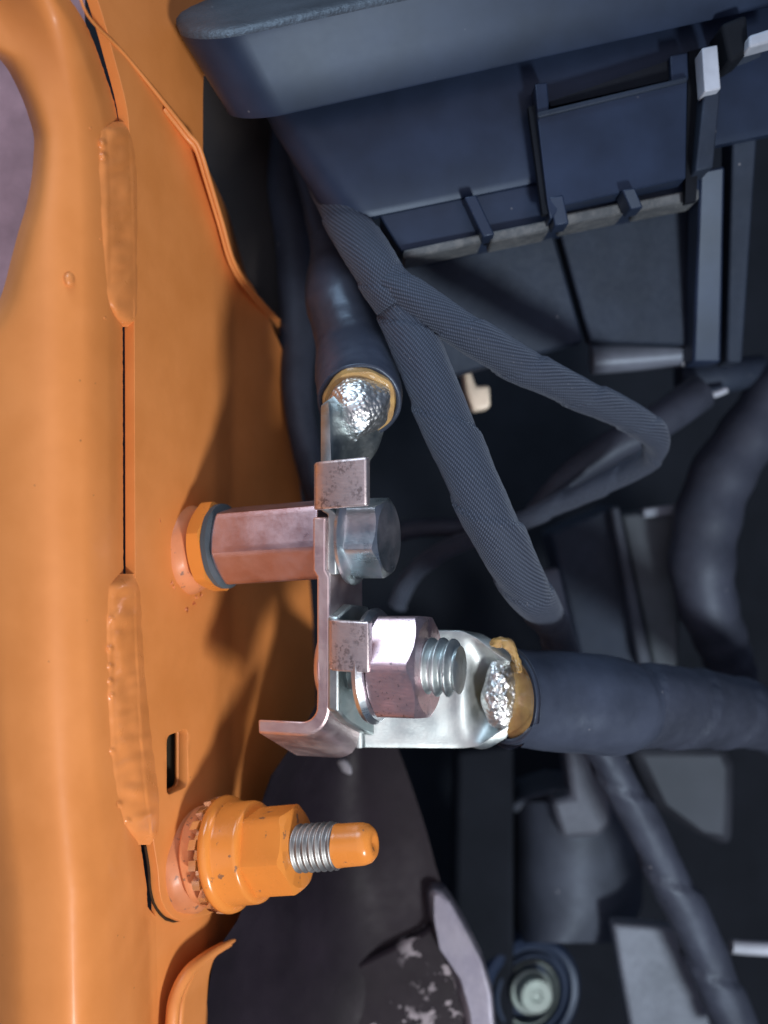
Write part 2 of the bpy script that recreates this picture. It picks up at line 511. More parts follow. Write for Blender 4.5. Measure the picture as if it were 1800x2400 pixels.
slot_px0, slot_px1, slot_y0, slot_y1 = 385, 434, 1722, 1862
def wallfn(u, v):
    z = 112-v*(112+116)
    py = 1200-z*F_PX/193
    S = seam(py); d0 = dplate(S, OFF)
    d = d0+(dmax(z)-1.5-d0)*u
    return Vector((xplate(d)-OFF, d, z))
def panel(name, rows, mat, parent, back, bevel=.25, xo=0):
    """rows: list of (z, [d...]) front points; closed slab pushed along back"""
    nv, nu = len(rows), len(rows[0][1])
    vs = [Vector((xplate(d)+xo, d, z)) for z, ds in rows for d in ds]
    n = len(vs); vs += [p+back for p in vs]
    f = gridfaces(nu, nv)+[tuple(i+n for i in q[::-1]) for q in gridfaces(nu, nv)]
    ring = [i for i in range(nu)]+[j*nu+nu-1 for j in range(1, nv)]+[(nv-1)*nu+i for i in range(nu-2, -1, -1)]+[j*nu for j in range(nv-2, 0, -1)]
    m = len(ring)
    f += [(ring[i], ring[(i+1) % m], ring[(i+1) % m]+n, ring[i]+n) for i in range(m)]
    return mk(name, vs, f, mat, parent, bevel=bevel, bseg=2, angle=35)
NB = Vector((-1.88, 0.70, 0))
# the plate outline: near edge follows the seam, lower corner rounded
rows = []
zt = 112.0
zb = (1200-2178)*210/F_PX
nz = 90
for j in range(nz+1):
    v = j/nz; v = v if v < .9 else v
    z = zt+(zb-zt)*v
    py = 1200-z*F_PX/193.0
    s = seam(py)+24
    r = 7.0
    dl = dplate(s)
    h = z-zb
    if h < 12: 
        q = 1-h/12.0
        dl += 17.0*(1-math.sqrt(max(0, 1-q*q)))
    dm = dmax(z); rows.append((z, [dl+(dm-dl)*(i/40)**1.2 for i in range(41)]))
gp = [Vector((xplate(ds[0]), ds[0], z))+NB*.98+Vector((.1, -.3, -.05)) for z, ds in rows if z-zb < 20]
gp += [Vector((xplate(d), d, zb))+NB*.98+Vector((.1, -.1, -.2)) for d in (rows[-1][1][0]+2, 16, 22, 28)]
tube('seam_grime', [(*p, .26) for p in gp[::2]+gp[-1:]], m_plastic('seam_dirt', (.030, .018, .010), .8, .0, spec=.1), body, seg=8, n=3, px=False)
plate = panel('flange_plate', rows, ORANGE, body, NB)
wrows = []
for j in range(41):
    z = 112-j/40*(112+160); S = seam(1200-z*F_PX/193)+14; d0 = dplate(S, OFF); dm = dmax(z)-1.5
    wrows.append((z, [d0+(dm-d0)*i/30 for i in range(31)]))
wall = panel('inner_wall', wrows, ORANGE, body, NB*.4, bevel=0, xo=-OFF)
# slot cut through plate and wall
def cutslot():
    zc0, zc1 = V(0, slot_y0, 4).z, V(0, slot_y1, 4).z
    d0, d1 = dplate(slot_px0+6), dplate(slot_px1+6)
    pts = []
    r = 1.2
    for (dd, zz, sx, sz) in ((d0, zc0, 1, -1), (d1, zc0, -1, -1), (d1, zc1, -1, 1), (d0, zc1, 1, 1)):
        cx, cz = dd+sx*r, zz+sz*r
        a0 = math.atan2(-sz, -sx)
        arc = []
        for k in range(-2, 3):
            a = a0+k*R(22.5); arc.append((cx+r*math.cos(a), cz+r*math.sin(a)))
        if (sx*sz) > 0: arc = arc
        pts.append(arc)
    ring = []
    for arc in pts:
        c = sorted(arc, key=lambda q: math.atan2(q[1]-(zc0+zc1)/2, q[0]-(d0+d1)/2))
        ring += c
    ring.sort(key=lambda q: math.atan2((q[1]-(zc0+zc1)/2), (q[0]-(d0+d1)/2)))
    n = len(ring); vs = []
    for off in (4.0, -6.0):
        for (d, z) in ring: vs.append(Vector((xplate(d)+.94*off, d-.35*off, z)))
    f = [tuple(range(n)), tuple(range(2*n-1, n-1, -1))]+[(i, (i+1) % n, n+(i+1) % n, n+i) for i in range(n)]
    c = mk('slot_cutter', vs, f, ORANGE, None)
    for ob in (plate, wall):
        m = ob.modifiers.new('slot', 'BOOLEAN'); m.object = c; m.operation = 'DIFFERENCE'; m.solver = 'EXACT'
        if ob is plate:
            ob.modifiers.move(len(ob.modifiers)-1, 0)
    bpy.context.view_layer.update()
    dg = bpy.context.evaluated_depsgraph_get()
    for ob in (plate, wall):
        me = bpy.data.meshes.new_from_object(ob.evaluated_get(dg)); me.name = ob.name
        ob.modifiers.clear(); ob.data = me
    bpy.data.objects.remove(c)
    return d0, d1, zc0, zc1
sd0, sd1, sz0, sz1 = cutslot()
# hollow of the rail behind the slot, its shade put into the dark colour
cx = [Vector((xplate(d)-off*.94-3.2, d+.35*off, z)) for off in (0, 14) for (d, z) in ((sd0-2, sz0+2), (sd1+2, sz0+2), (sd1+2, sz1-2), (sd0-2, sz1-2))]
mk('slot_cavity', cx, [(0, 1, 5, 4), (1, 2, 6, 5), (2, 3, 7, 6), (3, 0, 4, 7), (4, 5, 6, 7)], m_plastic('cavity_shade', (0.035, 0.028, 0.016), .6, .3), body, flip=True)

def basedepth(px, py):
    S = seam(py)
    a, b = drail(min(px, S), py), dplate(max(px, S+24))
    q = min(1, max(0, (px-S+22)/60)); q = q*q*(3-2*q)
    return min(a+(b-a)*q, a if px < S else 9e9, b if px > S+24 else 9e9)
def bead(name, Lp, Rp, y0, y1, h, seedv, lumps, ny=150):
    def fn(u, v):
        py = y0+(y1-y0)*v
        L, Rr = sinterp(py, Lp), sinterp(py, Rp)
        px = L+(Rr-L)*u
        q = 2*u-1
        end = min(1, min(v, 1-v)/.05)
        prof = (1-abs(q)**2.6)**1.3*(end*end*(3-2*end))**.7
        nn = fbm((px*.014, py*.011, seedv), 1.0, 2)
        rip = noise.noise(Vector((px*.03+py*.02, py*.035, seedv+9)))
        hh = h*prof*(1+.30*nn*lumps+.22*rip*lumps)
        for (bx, by, br, bh) in BUMPS:
            rr = math.hypot(px-bx, py-by)/br
            if rr < 1: hh += bh*(1-rr*rr)**2
        dl_, dr_ = basedepth(L, py), basedepth(Rr, py)
        d = min(dl_+(dr_-dl_)*u, basedepth(px, py)-.25*prof)+.25-hh*.9
        return V(px, py, d)
    return grid(name, fn, 34, ny, ORANGE_SEAL, body, angle=80)
BUMPS = [(240, 335, 13, 1.0), (243, 365, 12, .8), (258, 1520, 12, .9), (259, 1562, 11, .8), (258, 1596, 10, .8), (263, 1630, 9, .6), (278, 1885, 12, .9), (285, 1930, 10, .7),
         (262, 1450, 10, .5), (262, 1760, 11, .6), (300, 1925, 12, .6)]
bead('sealer_bead', [(285, 262), (310, 232), (400, 228), (600, 240), (690, 248), (740, 268), (765, 288)],
     [(285, 290), (310, 306), (340, 318), (400, 326), (600, 326), (720, 326), (750, 318), (765, 300)], 285, 766, 1.35, 3.1, 2.2)
bead('sealer_bead', [(1345, 278), (1380, 252), (1500, 246), (1700, 252), (1820, 262), (1920, 285), (1975, 322)],
     [(1345, 318), (1400, 334), (1550, 342), (1700, 356), (1820, 372), (1900, 378), (1950, 374), (1978, 352)], 1345, 1980, 1.5, 8.7, 2.4)
# drip of paint on the rail and its run
def blob(name, px, py, rx, ry, h, mat, parent, base=None):
    def fn(u, v):
        a = u*2*math.pi; r = v
        x, y = px+rx*r*math.cos(a), py+ry*r*math.sin(a)
        d = (base if base is not None else basedepth(x, y))+.15-h*math.sqrt(max(0, 1-r*r))
        return V(x, y, d)
    return grid(name, fn, 20, 7, mat, parent, angle=80)
blob('paint_drip', 163, 655, 14, 18, 1.0, ORANGE_SEAL, body)
for (x, y, rx, ry, h) in ((247, 745, 5, 5, .35), (238, 370, 5, 5, .4), (212, 300, 4, 4, .3), (236, 560, 4, 4, .3)):
    blob('paint_pimple', x, y, rx, ry, h, ORANGE_SEAL, body)
# notch in the plate's upper edge (pale fold across the cut edge)
# rear sheet with its lit free edge
LIP = [(175, -60, -26), (205, 35, -22), (290, 125, -10), (390, 248, 1), (440, 312, 6), (466, 345, 8), (490, 420, 12), (520, 520, 18), (548, 615, 24), (590, 680, 32), (655, 752, 46)]
LC = catmull(LIP, 6)
def rear(u, v):
    i = 18+v*(len(LC)-19); k = min(int(i), len(LC)-2); f = i-k
    px, py, d = [a+(b-a)*f for a, b in zip(LC[k], LC[k+1])]
    p = V(px, py, d)
    dep = 42*u
    return p+Vector((-dep*.02, dep, 0))
grid('rear_sheet', rear, 14, 60, ORANGE, body, angle=50, thick=1.1, bevel=.25)
tube('sheet_hem', [(p[0], p[1], p[2]-.1, r_) for p, r_ in zip(LIP, (.2, .25, .32, .4, .45, .48, .48, .48, .45, .4, .3))], ORANGE, body, seg=12, n=6)
# pressed boss near the top
boss_fr = Fr(V(425, 5, 18), (.72, -.68, .12))
lathe('pressed_boss', boss_fr, [(-6, 13.5), (-4.6, 13), (-4, 11.5), (-3.8, 9.0), (-1.5, 8.6), (-.4, 7.6), (0, 6), (0, .05)], ORANGE, body, seg=56)
# lower flange lip under the plate
LOW = [(396, 2800, 2, 1.2), (397, 2560, 2, 1.2), (403, 2400, 2.5, 1.25), (412, 2335, 4, 1.25), (440, 2280, 7, 1.2), (485, 2240, 13, 1.0), (530, 2212, 19, .7), (560, 2196, 24, .3)]
tube('lower_lip', LOW, ORANGE, body, seg=16, n=8)
LWC = catmull([p[:3] for p in LOW], 6)
def lowin(u, v):
    i = v*(len(LWC)-1); k = min(int(i), len(LWC)-2); f = i-k
    px, py, d = [a+(b-a)*f for a, b in zip(LWC[k], LWC[k+1])]
    p = V(px, py, d)
    return p+Vector((.5+u*3.2, 1+u*12, -u*1))
grid('lower_return', lowin, 10, 40, ORANGE, body, angle=60, thick=1.0)

# paint crumbs round the spacer
for (x, y, r) in ((379, 1216, 5), (404, 1368, 4), (408, 1378, 3), (470, 1395, 5), (462, 1400, 4), (455, 1415, 5), (440, 1430, 3), (437, 1424, 4)):
    d = dplate(x)
    bmv = [V(x, y, d-.1)+Vector((random.uniform(-1, 1)*r*.13, random.uniform(-.7, .2), random.uniform(-1, 1)*r*.15)) for _ in range(6)]
    mk('paint_flake', bmv, [(0, 1, 2), (0, 2, 3), (0, 3, 4), (0, 4, 1), (5, 2, 1), (5, 3, 2), (5, 4, 3), (5, 1, 4)], ORANGE_CHIP, body)

# panel seen past the rail's notch
tag(grid('fender_liner', lambda u, v: Vector((-150+u*92, 24+9*math.cos(u*3), 105-v*120)), 10, 10, MAUVE, None),
    'smooth mauve grey liner showing past the notch in the orange rail', 'liner')

# ------------------------------------------------------------------ studs on the flange plate
A1 = (.935, -.345, .075)
F1 = Fr(Vector((xplate(dplate(455)), dplate(455), -85*212.7/F_PX)), A1)
A2 = (.925, -.34, .17)
F2 = Fr(Vector((xplate(dplate(455)), dplate(455), -805*212.7/F_PX)), A2)

def rough_ring(amp, freq, seedv):
    def rm(s, r, th):
        return r*(1+amp*noise.noise(Vector((math.cos(th)*freq, math.sin(th)*freq, seedv+s*.3)))), s
    return rm
# upper: weld boss, orange hex washer, gasket, spacer
def clinch(name, fr, r, label, seedv):
    return lathe(name, fr, [(-2.5, r*1.08), (-.2, r*1.06), (.6, r*1.0), (1.4, r*.93), (2.2, r*.86), (2.4, r*.5), (2.4, .05)], ORANGE_CHIP, body, rmod=rough_ring(.05, 2.4, seedv), angle=60)
clinch('weld_boss', F1, 8.2, '', 2.0)
wz = hexbody('weld_washer', F1, 2.6, 6.0, 15.4, ORANGE_NUT, None, rot=R(18), ch0=.9, ch1=.5)
tag(wz, 'flat orange painted hexagon washer under the long zinc spacer', 'washer')
ws = lathe('sealing_washer', F1, [(5.9, .05), (5.9, 8.0), (6.9, 8.05), (7.2, 7.6), (7.2, .05)], GASKET, None, rmod=rough_ring(.02, 4, 5))
tag(ws, 'thin dark grey sealing washer between orange washer and spacer', 'washer')
L1 = 28.6
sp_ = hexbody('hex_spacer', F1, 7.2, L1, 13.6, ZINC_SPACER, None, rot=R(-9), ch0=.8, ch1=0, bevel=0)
m = sp_.modifiers.new('b', 'BEVEL'); m.width = .35*MM; m.segments = 3; m.limit_method = 'ANGLE'; m.angle_limit = R(40)
tag(sp_, 'long zinc hexagon spacer, pink reflection put in its colour, holding the cable bracket off the orange panel', 'spacer')

# the bracket frame: origin on the spacer's end
O1 = F1.p(L1, 0, 0)
FB = Fr(O1, (A1[0], A1[1], 0))
def zpx(py, d): return (1200-py)*(DREF+d)/F_PX-O1.z          # height of a photo row above the bracket origin
z_ = lambda py: zpx(py, -3)
# bracket plate with a joggle and the foot bent to the left at its lower end
zt_, zj0, zj1, zbend = z_(1212), z_(1335), z_(1350), z_(1690)
line = [(1.0, zt_), (1.0, zj0), (1.75, zj1), (1.75, zbend+4)]
cxb, rb = 1.75-4.2, 4.2
for k in range(1, 8):
    a = R(90*k/7); line.append((cxb+rb*math.cos(a), zbend+3.2-rb*math.sin(a)))
line += [(cxb-8.5, zbend+3.2-rb-.2)]
# extra points for the shear to act smoothly
def shear(s, u, T):
    q = min(max((zbend+5-u)/6, 0), 1)
    return -q*q*(3-2*q)*.46*(T+8)
br = thing('cable_bracket', 'zinc bracket plate seen edge on, with its lower foot bent towards the orange panel', 'bracket', FB.p(0, 0, zbend))
def plate_ring(name, line, th, Ts, mat, parent, **k):
    out = ribbon(line, th); n = len(out); vs = []
    for T in Ts:
        for (s, u) in out: vs.append(FB.p(s, T, u+shear(s, u, T)))
    f = [tuple(range(n)), tuple(range(len(vs)-1, len(vs)-n-1, -1))]
    for j in range(len(Ts)-1):
        f += [(j*n+i, j*n+(i+1) % n, (j+1)*n+(i+1) % n, (j+1)*n+i) for i in range(n)]
    return mk(name, vs, f, mat, parent, bevel=.4, angle=30, **k)
plate_ring('bracket_plate', line, 2.5, [-8, -4, 0, 4, 8], ZINC_PINK_REFL, br)

# upper hex bolt through bracket and upper lug
ub = thing('hex_bolt', 'zinc hexagon bolt screwed into the end of the long spacer', 'bolt', FB.p(2, 0, 0))
FH = Fr(O1, (A1[0], A1[1], .02))
lathe('flange', FH, [(3.9, .05), (3.9, 8.4), (4.5, 8.5), (5.2, 7.6), (5.6, .05)], ZINC_BOLT, ub)
hexbody('head', FH, 5.0, 11.2, 13.2, ZINC_BOLT, ub, rot=R(-14), ch0=0, ch1=1.0)
lathe('shank', FH, [(-6, .05), (-6, 4), (5.2, 4), (5.2, .05)], ZINC_BOLT, ub)

# ------------------------------------------------------------------ upper cable with its lug
uc = thing('upper_cable', 'upper black cable with heat shrink sleeve and crimped lug, coming down from the fuse box', 'cable', V(830, 1000, 5))
UPB = [(700, 330, 46, 3.1), (735, 450, 40, 3.1), (752, 530, 36, 3.1), (768, 590, 31, 3.2)]
tube('cable', UPB, RUBBER, uc, seg=32)
SLV = [(764, 566, 33, 3.3), (772, 600, 30, 3.9), (784, 645, 27, 5.8), (799, 700, 24, 7.2), (815, 765, 21, 7.2), (828, 820, 18, 7.5), (836, 870, 14, 8.0), (842, 915, 9, 8.0), (843, 942, 5, 7.7)]
def slr(s, th, f): return .35*noise.noise(Vector((math.cos(th)*1.3, math.sin(th)*1.3, s*.13+4)))+.12*noise.noise(Vector((math.cos(th)*3, math.sin(th)*3, s*.4)))
sl = tube('heat_shrink_sleeve', SLV, RUBBER, uc, seg=56, n=8, rfun=slr, cap=(True, False), thick=1.0)
tube('adhesive_lining', [(840, 905, 10, 6.9), (842, 930, 6.5, 6.9), (844, 947, 4.2, 6.7)], GLUE, uc, seg=48, n=8, rfun=lambda s, th, f: .5*noise.noise(Vector((math.cos(th)*2, math.sin(th)*2, s*.5)))*(f+.2), cap=(False, True))
lug = tube('crimp_barrel', [(838, 890, 12, 4.6), (840, 925, 7, 4.8), (840, 955, 3.0, 5.6), (832, 982, 2.2, 4.6), (818, 1008, 2.6, 2.6), (806, 1030, 4, 1.0)], STRAND, uc, seg=44, n=8,
           rfun=lambda s, th, f: .9*noise.noise(Vector((math.cos(th)*1.6, math.sin(th)*1.6, s*.3)))+.3*noise.noise(Vector((math.cos(th)*4, math.sin(th)*4, s*.8))))
# tang: near edge comes out of the barrel, then runs flat down to the ring under the bolt
def tang(u, v):
    # v 0 top .. 1 bottom; u 0 near edge .. 1 far edge
    top = V(800, 905, 2); 
    if v < .45:
        q = v/.45
        near = V(sinterp(q, [(0, 806), (.35, 786), (.75, 752), (1, 752)]), 900+q*72, 1.5-5*q)
        far = V(sinterp(q, [(0, 872), (.5, 890), (1, 886)]), 912+q*70, 4+6*q)
        bulge = 4.5*(1-q)
    else:
        q = (v-.45)/.55
        near = V(752, 972+q*125, -3.5-.6*q)
        far = V(sinterp(q, [(0, 886), (.5, 868), (.8, 846), (1, 838)]), 982+q*112, 10+1.5*q)
        bulge = 0
    p = near.lerp(far, u)
    p += Vector((-.3, .6, 0))*bulge*math.sin(u*math.pi)
    return p
grid('lug_tang', tang, 14, 26, ZINC, uc, angle=50, thick=2.0, bevel=.3)
# flat ring part under the bolt head with the folded tab
ringline = [(1.0, z_(1098)), (1.0, z_(1180)), (1.6, z_(1190)), (3.0, z_(1205)), (3.0, z_(1345))]
out = ribbon(ringline, 1.7)
extr('lug_ring', FB, out, -7.0, 8.0, ZINC, uc, bevel=.3)
tz0, tz1 = z_(1086), z_(1196)
tabline = [(1.0, -6.2), (.9, -7.6), (1.6, -8.8), (3.0, -9.3), (10.8, -9.3)]
def tabpart(name, fr, line, th, u0, u1, mat, parent, tilt=0.0):
    out = ribbon(line, th); n = len(out)
    vs = [fr.p(s, T, u+tilt*s) for u in (u0, u1) for (s, T) in out]
    f = [tuple(range(n)), tuple(range(2*n-1, n-1, -1))]+[(i, (i+1) % n, n+(i+1) % n, n+i) for i in range(n)]
    return mk(name, vs, f, mat, parent, bevel=.45, bseg=3, angle=30)
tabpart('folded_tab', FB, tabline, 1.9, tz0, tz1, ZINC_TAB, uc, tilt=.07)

# ------------------------------------------------------------------ lower bolt, nut and lower cable
zB = z_(1568)
F3 = Fr(FB.p(.75, 0, zB), (A1[0], A1[1], .03))
lb = thing('carriage_bolt', 'zinc carriage bolt with domed head and coarse thread through the lower bracket', 'bolt', F3.p(0, 0, 0))
lathe('domed_head', F3, [(-2.6, .05), (-2.5, 2.5), (-2.0, 5), (-1.2, 7), (-.1, 8.2), (.2, 8.2), (.2, .05)], ZINC_PINK_REFL, lb, angle=50)
threadrod('threaded_shank', F3, .1, 23.5, 5.2, 2.0, STEEL if False else ZINC, lb, depth=.95, seg=56)
nt = thing('hex_nut', 'large zinc hexagon nut clamping the lower cable lug on the bracket', 'nut', F3.p(8, 0, -8))
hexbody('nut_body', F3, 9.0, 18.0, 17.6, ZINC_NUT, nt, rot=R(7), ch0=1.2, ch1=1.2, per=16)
lathe('washer_face', F3, [(7.2, .05), (7.2, 10.2), (8.0, 10.4), (8.9, 9.6), (9.1, .05)], ZINC_BOLT, nt)

lc = thing('lower_cable', 'lower black cable with heat shrink sleeve and wide flag lug under the large nut', 'cable', V(1250, 1770, 14))
# flag lug: ring plate bent back into a strip that runs to the crimp
S_IN, S_TH = 2.9, 2.0
ringo = []
for (T, py) in ((-8.6, 1448), (-2, 1420), (6, 1428), (9.2, 1490), (9.2, 1742), (4, 1728), (-4, 1698), (-8.6, 1668)):
    ringo.append((T, zpx(py, -3+T*.6)))
vs = [FB.p(S_IN+k*S_TH, T, u) for k in (0, 1) for (T, u) in ringo]
n = len(ringo)
mk('lug_ring', vs, [tuple(range(n)), tuple(range(2*n-1, n-1, -1))]+[(i, (i+1) % n, n+(i+1) % n, n+i) for i in range(n)], ZINC, lc, bevel=.4)
tab2 = [(S_IN+1.0, -6.5), (S_IN+1.0, -8.0), (S_IN+1.8, -9.0), (S_IN+3, -9.3), (S_IN+8.3, -9.3)]
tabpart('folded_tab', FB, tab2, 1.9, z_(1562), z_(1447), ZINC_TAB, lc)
def strip(u, v):
    # u along px, v across (0 top .. 1 bottom)
    px = 838+u*(1195-838)
    topy = sinterp(px, [(838, 1478), (1075, 1478), (1110, 1492), (1160, 1530), (1195, 1552)])
    boty = sinterp(px, [(838, 1752), (1080, 1754), (1120, 1748), (1160, 1722), (1195, 1700)])
    py = topy+(boty-topy)*v
    q = max(0, min(1, (px-1060)/110))
    curl = q*q*(3-2*q)
    d = 10.5+1.0*u+curl*(-5.5*abs(2*v-1)**2.0+3.5)-1.0*math.exp(-((px-1090)/22.0)**2)*math.sin(v*math.pi)
    d += .12*noise.noise(Vector((px*.02, py*.02, 1)))
    return V(px, py, d)
grid('lug_strip', strip, 40, 24, ZINC, lc, angle=50, thick=2.0, bevel=.3)
# far bend joining ring and strip
tube('lug_bend', [(838, 1480, 10.8, 1.25), (838, 1600, 10.8, 1.25), (842, 1750, 10.8, 1.25)], ZINC, lc, seg=16, n=4)
# compacted strand end lying in the crimp
def strand(u, v):
    a = u*2*math.pi; r = v
    g_ = 1+.16*noise.noise(Vector((math.cos(a)*1.5, math.sin(a)*1.5, 6)))
    x = 1166+46*g_*r*math.cos(a)+8*r*r; y = 1630+78*g_*r*math.sin(a)
    d = 10.6-2.6*(1-r**3)-1.3*abs(noise.noise(Vector((x*.045, y*.045, 3))))-.5*noise.noise(Vector((x*.12, y*.12, 5)))
    return V(x, y, d)
grid('strand_end', strand, 48, 16, STRAND, lc, angle=70)
def glr(s, th, f): return .55*noise.noise(Vector((math.cos(th)*2.2, math.sin(th)*2.2, s*.6+2)))
tube('adhesive_lining', [(1186, 1634, 10.8, 6.4), (1194, 1634, 11.4, 7.6), (1212, 1634, 12.5, 8.2)], GLUE, lc, seg=56, n=8, rfun=glr)
blobv = [(1150, 1495), (1195, 1500), (1205, 1525), (1160, 1528)]
tube('adhesive_squeeze', [(1150, 1512, 9, .4), (1166, 1506, 8.5, .9), (1184, 1508, 8, 1.0), (1198, 1520, 7.5, .9), (1210, 1545, 6.5, .6), (1218, 1575, 5, .4)], GLUE, lc, seg=16, n=6, rfun=lambda s, th, f: .5*noise.noise(Vector((math.cos(th)*2, math.sin(th)*2, s*.7))))
BOOT = [(1188, 1634, 10.5, 8.9), (1200, 1634, 11.2, 9.1), (1240, 1638, 14, 9.5), (1300, 1643, 17, 9.7), (1370, 1648, 20, 9.9), (1430, 1654, 23, 9.9), (1466, 1656, 25.5, 9.2), (1490, 1656, 27, 8.3)]
def btr(s, th, f): return .25*noise.noise(Vector((math.cos(th)*1.2, math.sin(th)*1.2, s*.12+7)))+.08*noise.noise(Vector((math.cos(th)*4, math.sin(th)*4, s*.5)))
tube('heat_shrink_sleeve', BOOT, RUBBER, lc, seg=60, n=8, rfun=btr, cap=(False, True), thick=1.0)
def wrap(pitch, step, ph=0.0):
    def f(s, th, q):
        k = (s/pitch+th/(2*math.pi)+ph) % 1.0
        return step*1.25*(1-k)-step*.5+.22*noise.noise(Vector((math.cos(th)*1.6, math.sin(th)*1.6, s*.16)))+.08*noise.noise(Vector((math.cos(th)*4, math.sin(th)*4, s*.5)))
    return f
tube('taped_cable', [(1478, 1655, 27, 8.4), (1530, 1655, 31, 8.6), (1600, 1658, 36, 8.5), (1670, 1664, 42, 8.2), (1740, 1672, 50, 7.6), (1800, 1690, 64, 7.0), (1840, 1720, 90, 7.0)], HOSE, lc, seg=48, n=10, rfun=wrap(16, .6))

# ------------------------------------------------------------------ orange ground stud
gs = thing('ground_stud', 'orange tipped threaded stud standing out of the orange flange plate', 'stud', F2.p(0, 0, 0))
clinch('stud_boss', F2, 9.6, '', 11.0)
threadrod('thread', F2, 1, 30.4, 4.4, 1.25, STEEL, gs, depth=.55, seg=48)
def drip(s, r, th): return r*(1+.02*noise.noise(Vector((math.cos(th)*2, math.sin(th)*2, s*.8)))), s+.25*math.sin(th*2)*(s < 31)
lathe('painted_tip', F2, [(30.0, 3.0), (30.2, 4.0), (30.6, 3.95), (31.2, 3.85), (35.2, 3.8), (36.4, 3.45), (37.2, 2.7), (37.5, 1.6), (37.2, 1.1), (36.9, .05)], ORANGE_NUT, gs, rmod=drip, angle=60)
cw = lathe('conical_washer', F2, [(2.2, .05), (2.2, 9.0), (2.7, 9.4), (4.3, 9.2), (5.0, 8.4), (5.0, .05)], ORANGE_CHIP, None, rmod=rough_ring(.05, 2.0, 31))
tag(cw, 'chipped orange washer lying on the boss of the ground stud', 'washer')
def teeth(s, r, th):
    k = (th/(2*math.pi)*18) % 1.0
    on = 1.0 if k < .55 else 0.0
    if r > 8: r = r-(1-on)*1.7+.25*noise.noise(Vector((int(th/(2*math.pi)*22)*1.7, 0, 0)))
    return r, s+(.55*(k-.27) if r > 8 else 0)
tw = lathe('tooth_washer', F2, [(5.0, .05), (5.0, 7.2), (5.0, 10.5), (6.6, 10.7), (6.6, 7.2), (6.6, .05)], m_metal('bright_tooth', (.92, .93, .95), (.8, .82, .84), .12, .3), None, seg=216, rmod=teeth, angle=20)
tag(tw, 'bright silver tooth lock washer under the orange flange nut', 'washer')
fn = thing('flange_nut', 'orange painted flange nut screwed on the ground stud', 'nut', F2.p(7, 0, -10))
lathe('flange', F2, [(6.7, .05), (6.7, 10.0), (7.0, 10.6), (7.7, 10.8), (8.5, 10.6), (8.9, 10.0), (9.1, 9.65), (9.1, .05)], ORANGE_NUT, fn, seg=64, angle=60)
lathe('collar', F2, [(8.8, 9.75), (9.5, 9.45), (13.3, 9.35), (13.8, 9.2), (14.1, 8.8), (14.2, 8.0), (14.2, .05)], ORANGE_NUT, fn, seg=64, angle=42)
hexbody('hex', F2, 13.2, 22.3, 14.6, ORANGE_NUT, fn, rot=R(-4), ch0=0, ch1=.9)

# ------------------------------------------------------------------ fuse box
fb = thing('fuse_box', 'large black plastic fuse box with grained lid and side latch', 'fuse box', V(1300, 800, 30))
def section(C, E, B, r, n=12):
    c, e, b = V(*C), V(*E), V(*B)
    de, db = (e-c).normalized(), (b-c).normalized()
    ang = de.angle(db); tl = r/math.tan(ang/2)
    mid = (de+db).normalized(); cc = c+mid*(r/math.sin(ang/2))
    p0, p1 = c+db*tl, c+de*tl
    v0, v1 = p0-cc, p1-cc; tot = v0.angle(v1)
    pts = [b.lerp(p0, k/4) for k in range(4)]
    for k in range(n+1):
        q = k/n
        pts.append(cc+(v0*math.sin((1-q)*tot)+v1*math.sin(q*tot))/math.sin(tot))
    pts += [p1.lerp(e, k/8) for k in range(1, 9)]
    return pts
def loft(name, secs, mat, parent, **k):
    n = len(secs[0]); vs = [p for s in secs for p in s]
    return mk(name, vs, gridfaces(n, len(secs)), mat, parent, **k)
lid_secs = [section((590, 275, 8), (1850, -5, 20), (540, 150, 60), 8.5),
            section((552, 292, 3), (1850, 4, 15), (482, 120, 55), 9.5),
            section((545, 296, 2), (1850, 6, 14), (476, 120, 55), 10),
            section((543, 291, 1.6), (1850, 2, 13.6), (474, 116, 55), 10),
            section((492, 210, -3), (1850, -90, 9), (425, 30, 50), 10.5),
            section((440, 126, -7.5), (1850, -178, 5), (372, -50, 46), 11),
            section((434, 112, -8), (1850, -192, 4), (366, -66, 45), 11)]
lid = loft('lid', lid_secs, PLASTIC, fb, angle=50)
lid_top = [section((434, 112, -8), (1850, -192, 4), (366, -66, 45), 11),
           section((434, 98, -8), (1850, -205, 4), (368, -76, 45), 11),
           section((446, 84, -7), (1850, -218, 5), (380, -84, 46), 11),
           section((470, 70, -4), (1850, -230, 8), (405, -92, 48), 10),
           section((500, 52, 2), (1850, -244, 14), (440, -100, 50), 9),
           section((640, -40, 30), (1850, -320, 40), (600, -130, 60), 5)]
loft('lid_top', lid_top, PLASTIC_GRAIN, lid, angle=60)
body_secs = [section((600, 232, 9), (1850, -40, 21), (560, 100, 58), 8),
             section((648, 330, 8.5), (1850, 60, 20), (610, 210, 58), 8),
             section((762, 512, 10), (1850, 285, 22), (730, 420, 56), 8),
             section((774, 528, 11), (1850, 305, 23), (742, 440, 56), 8),
             section((790, 532, 14), (1850, 312, 26), (760, 450, 56), 7),
             section((830, 520, 26), (1850, 310, 40), (800, 470, 58), 5)]
bd = loft('box_body', body_secs, PLASTIC, fb, angle=50)
SLOPE = -.205
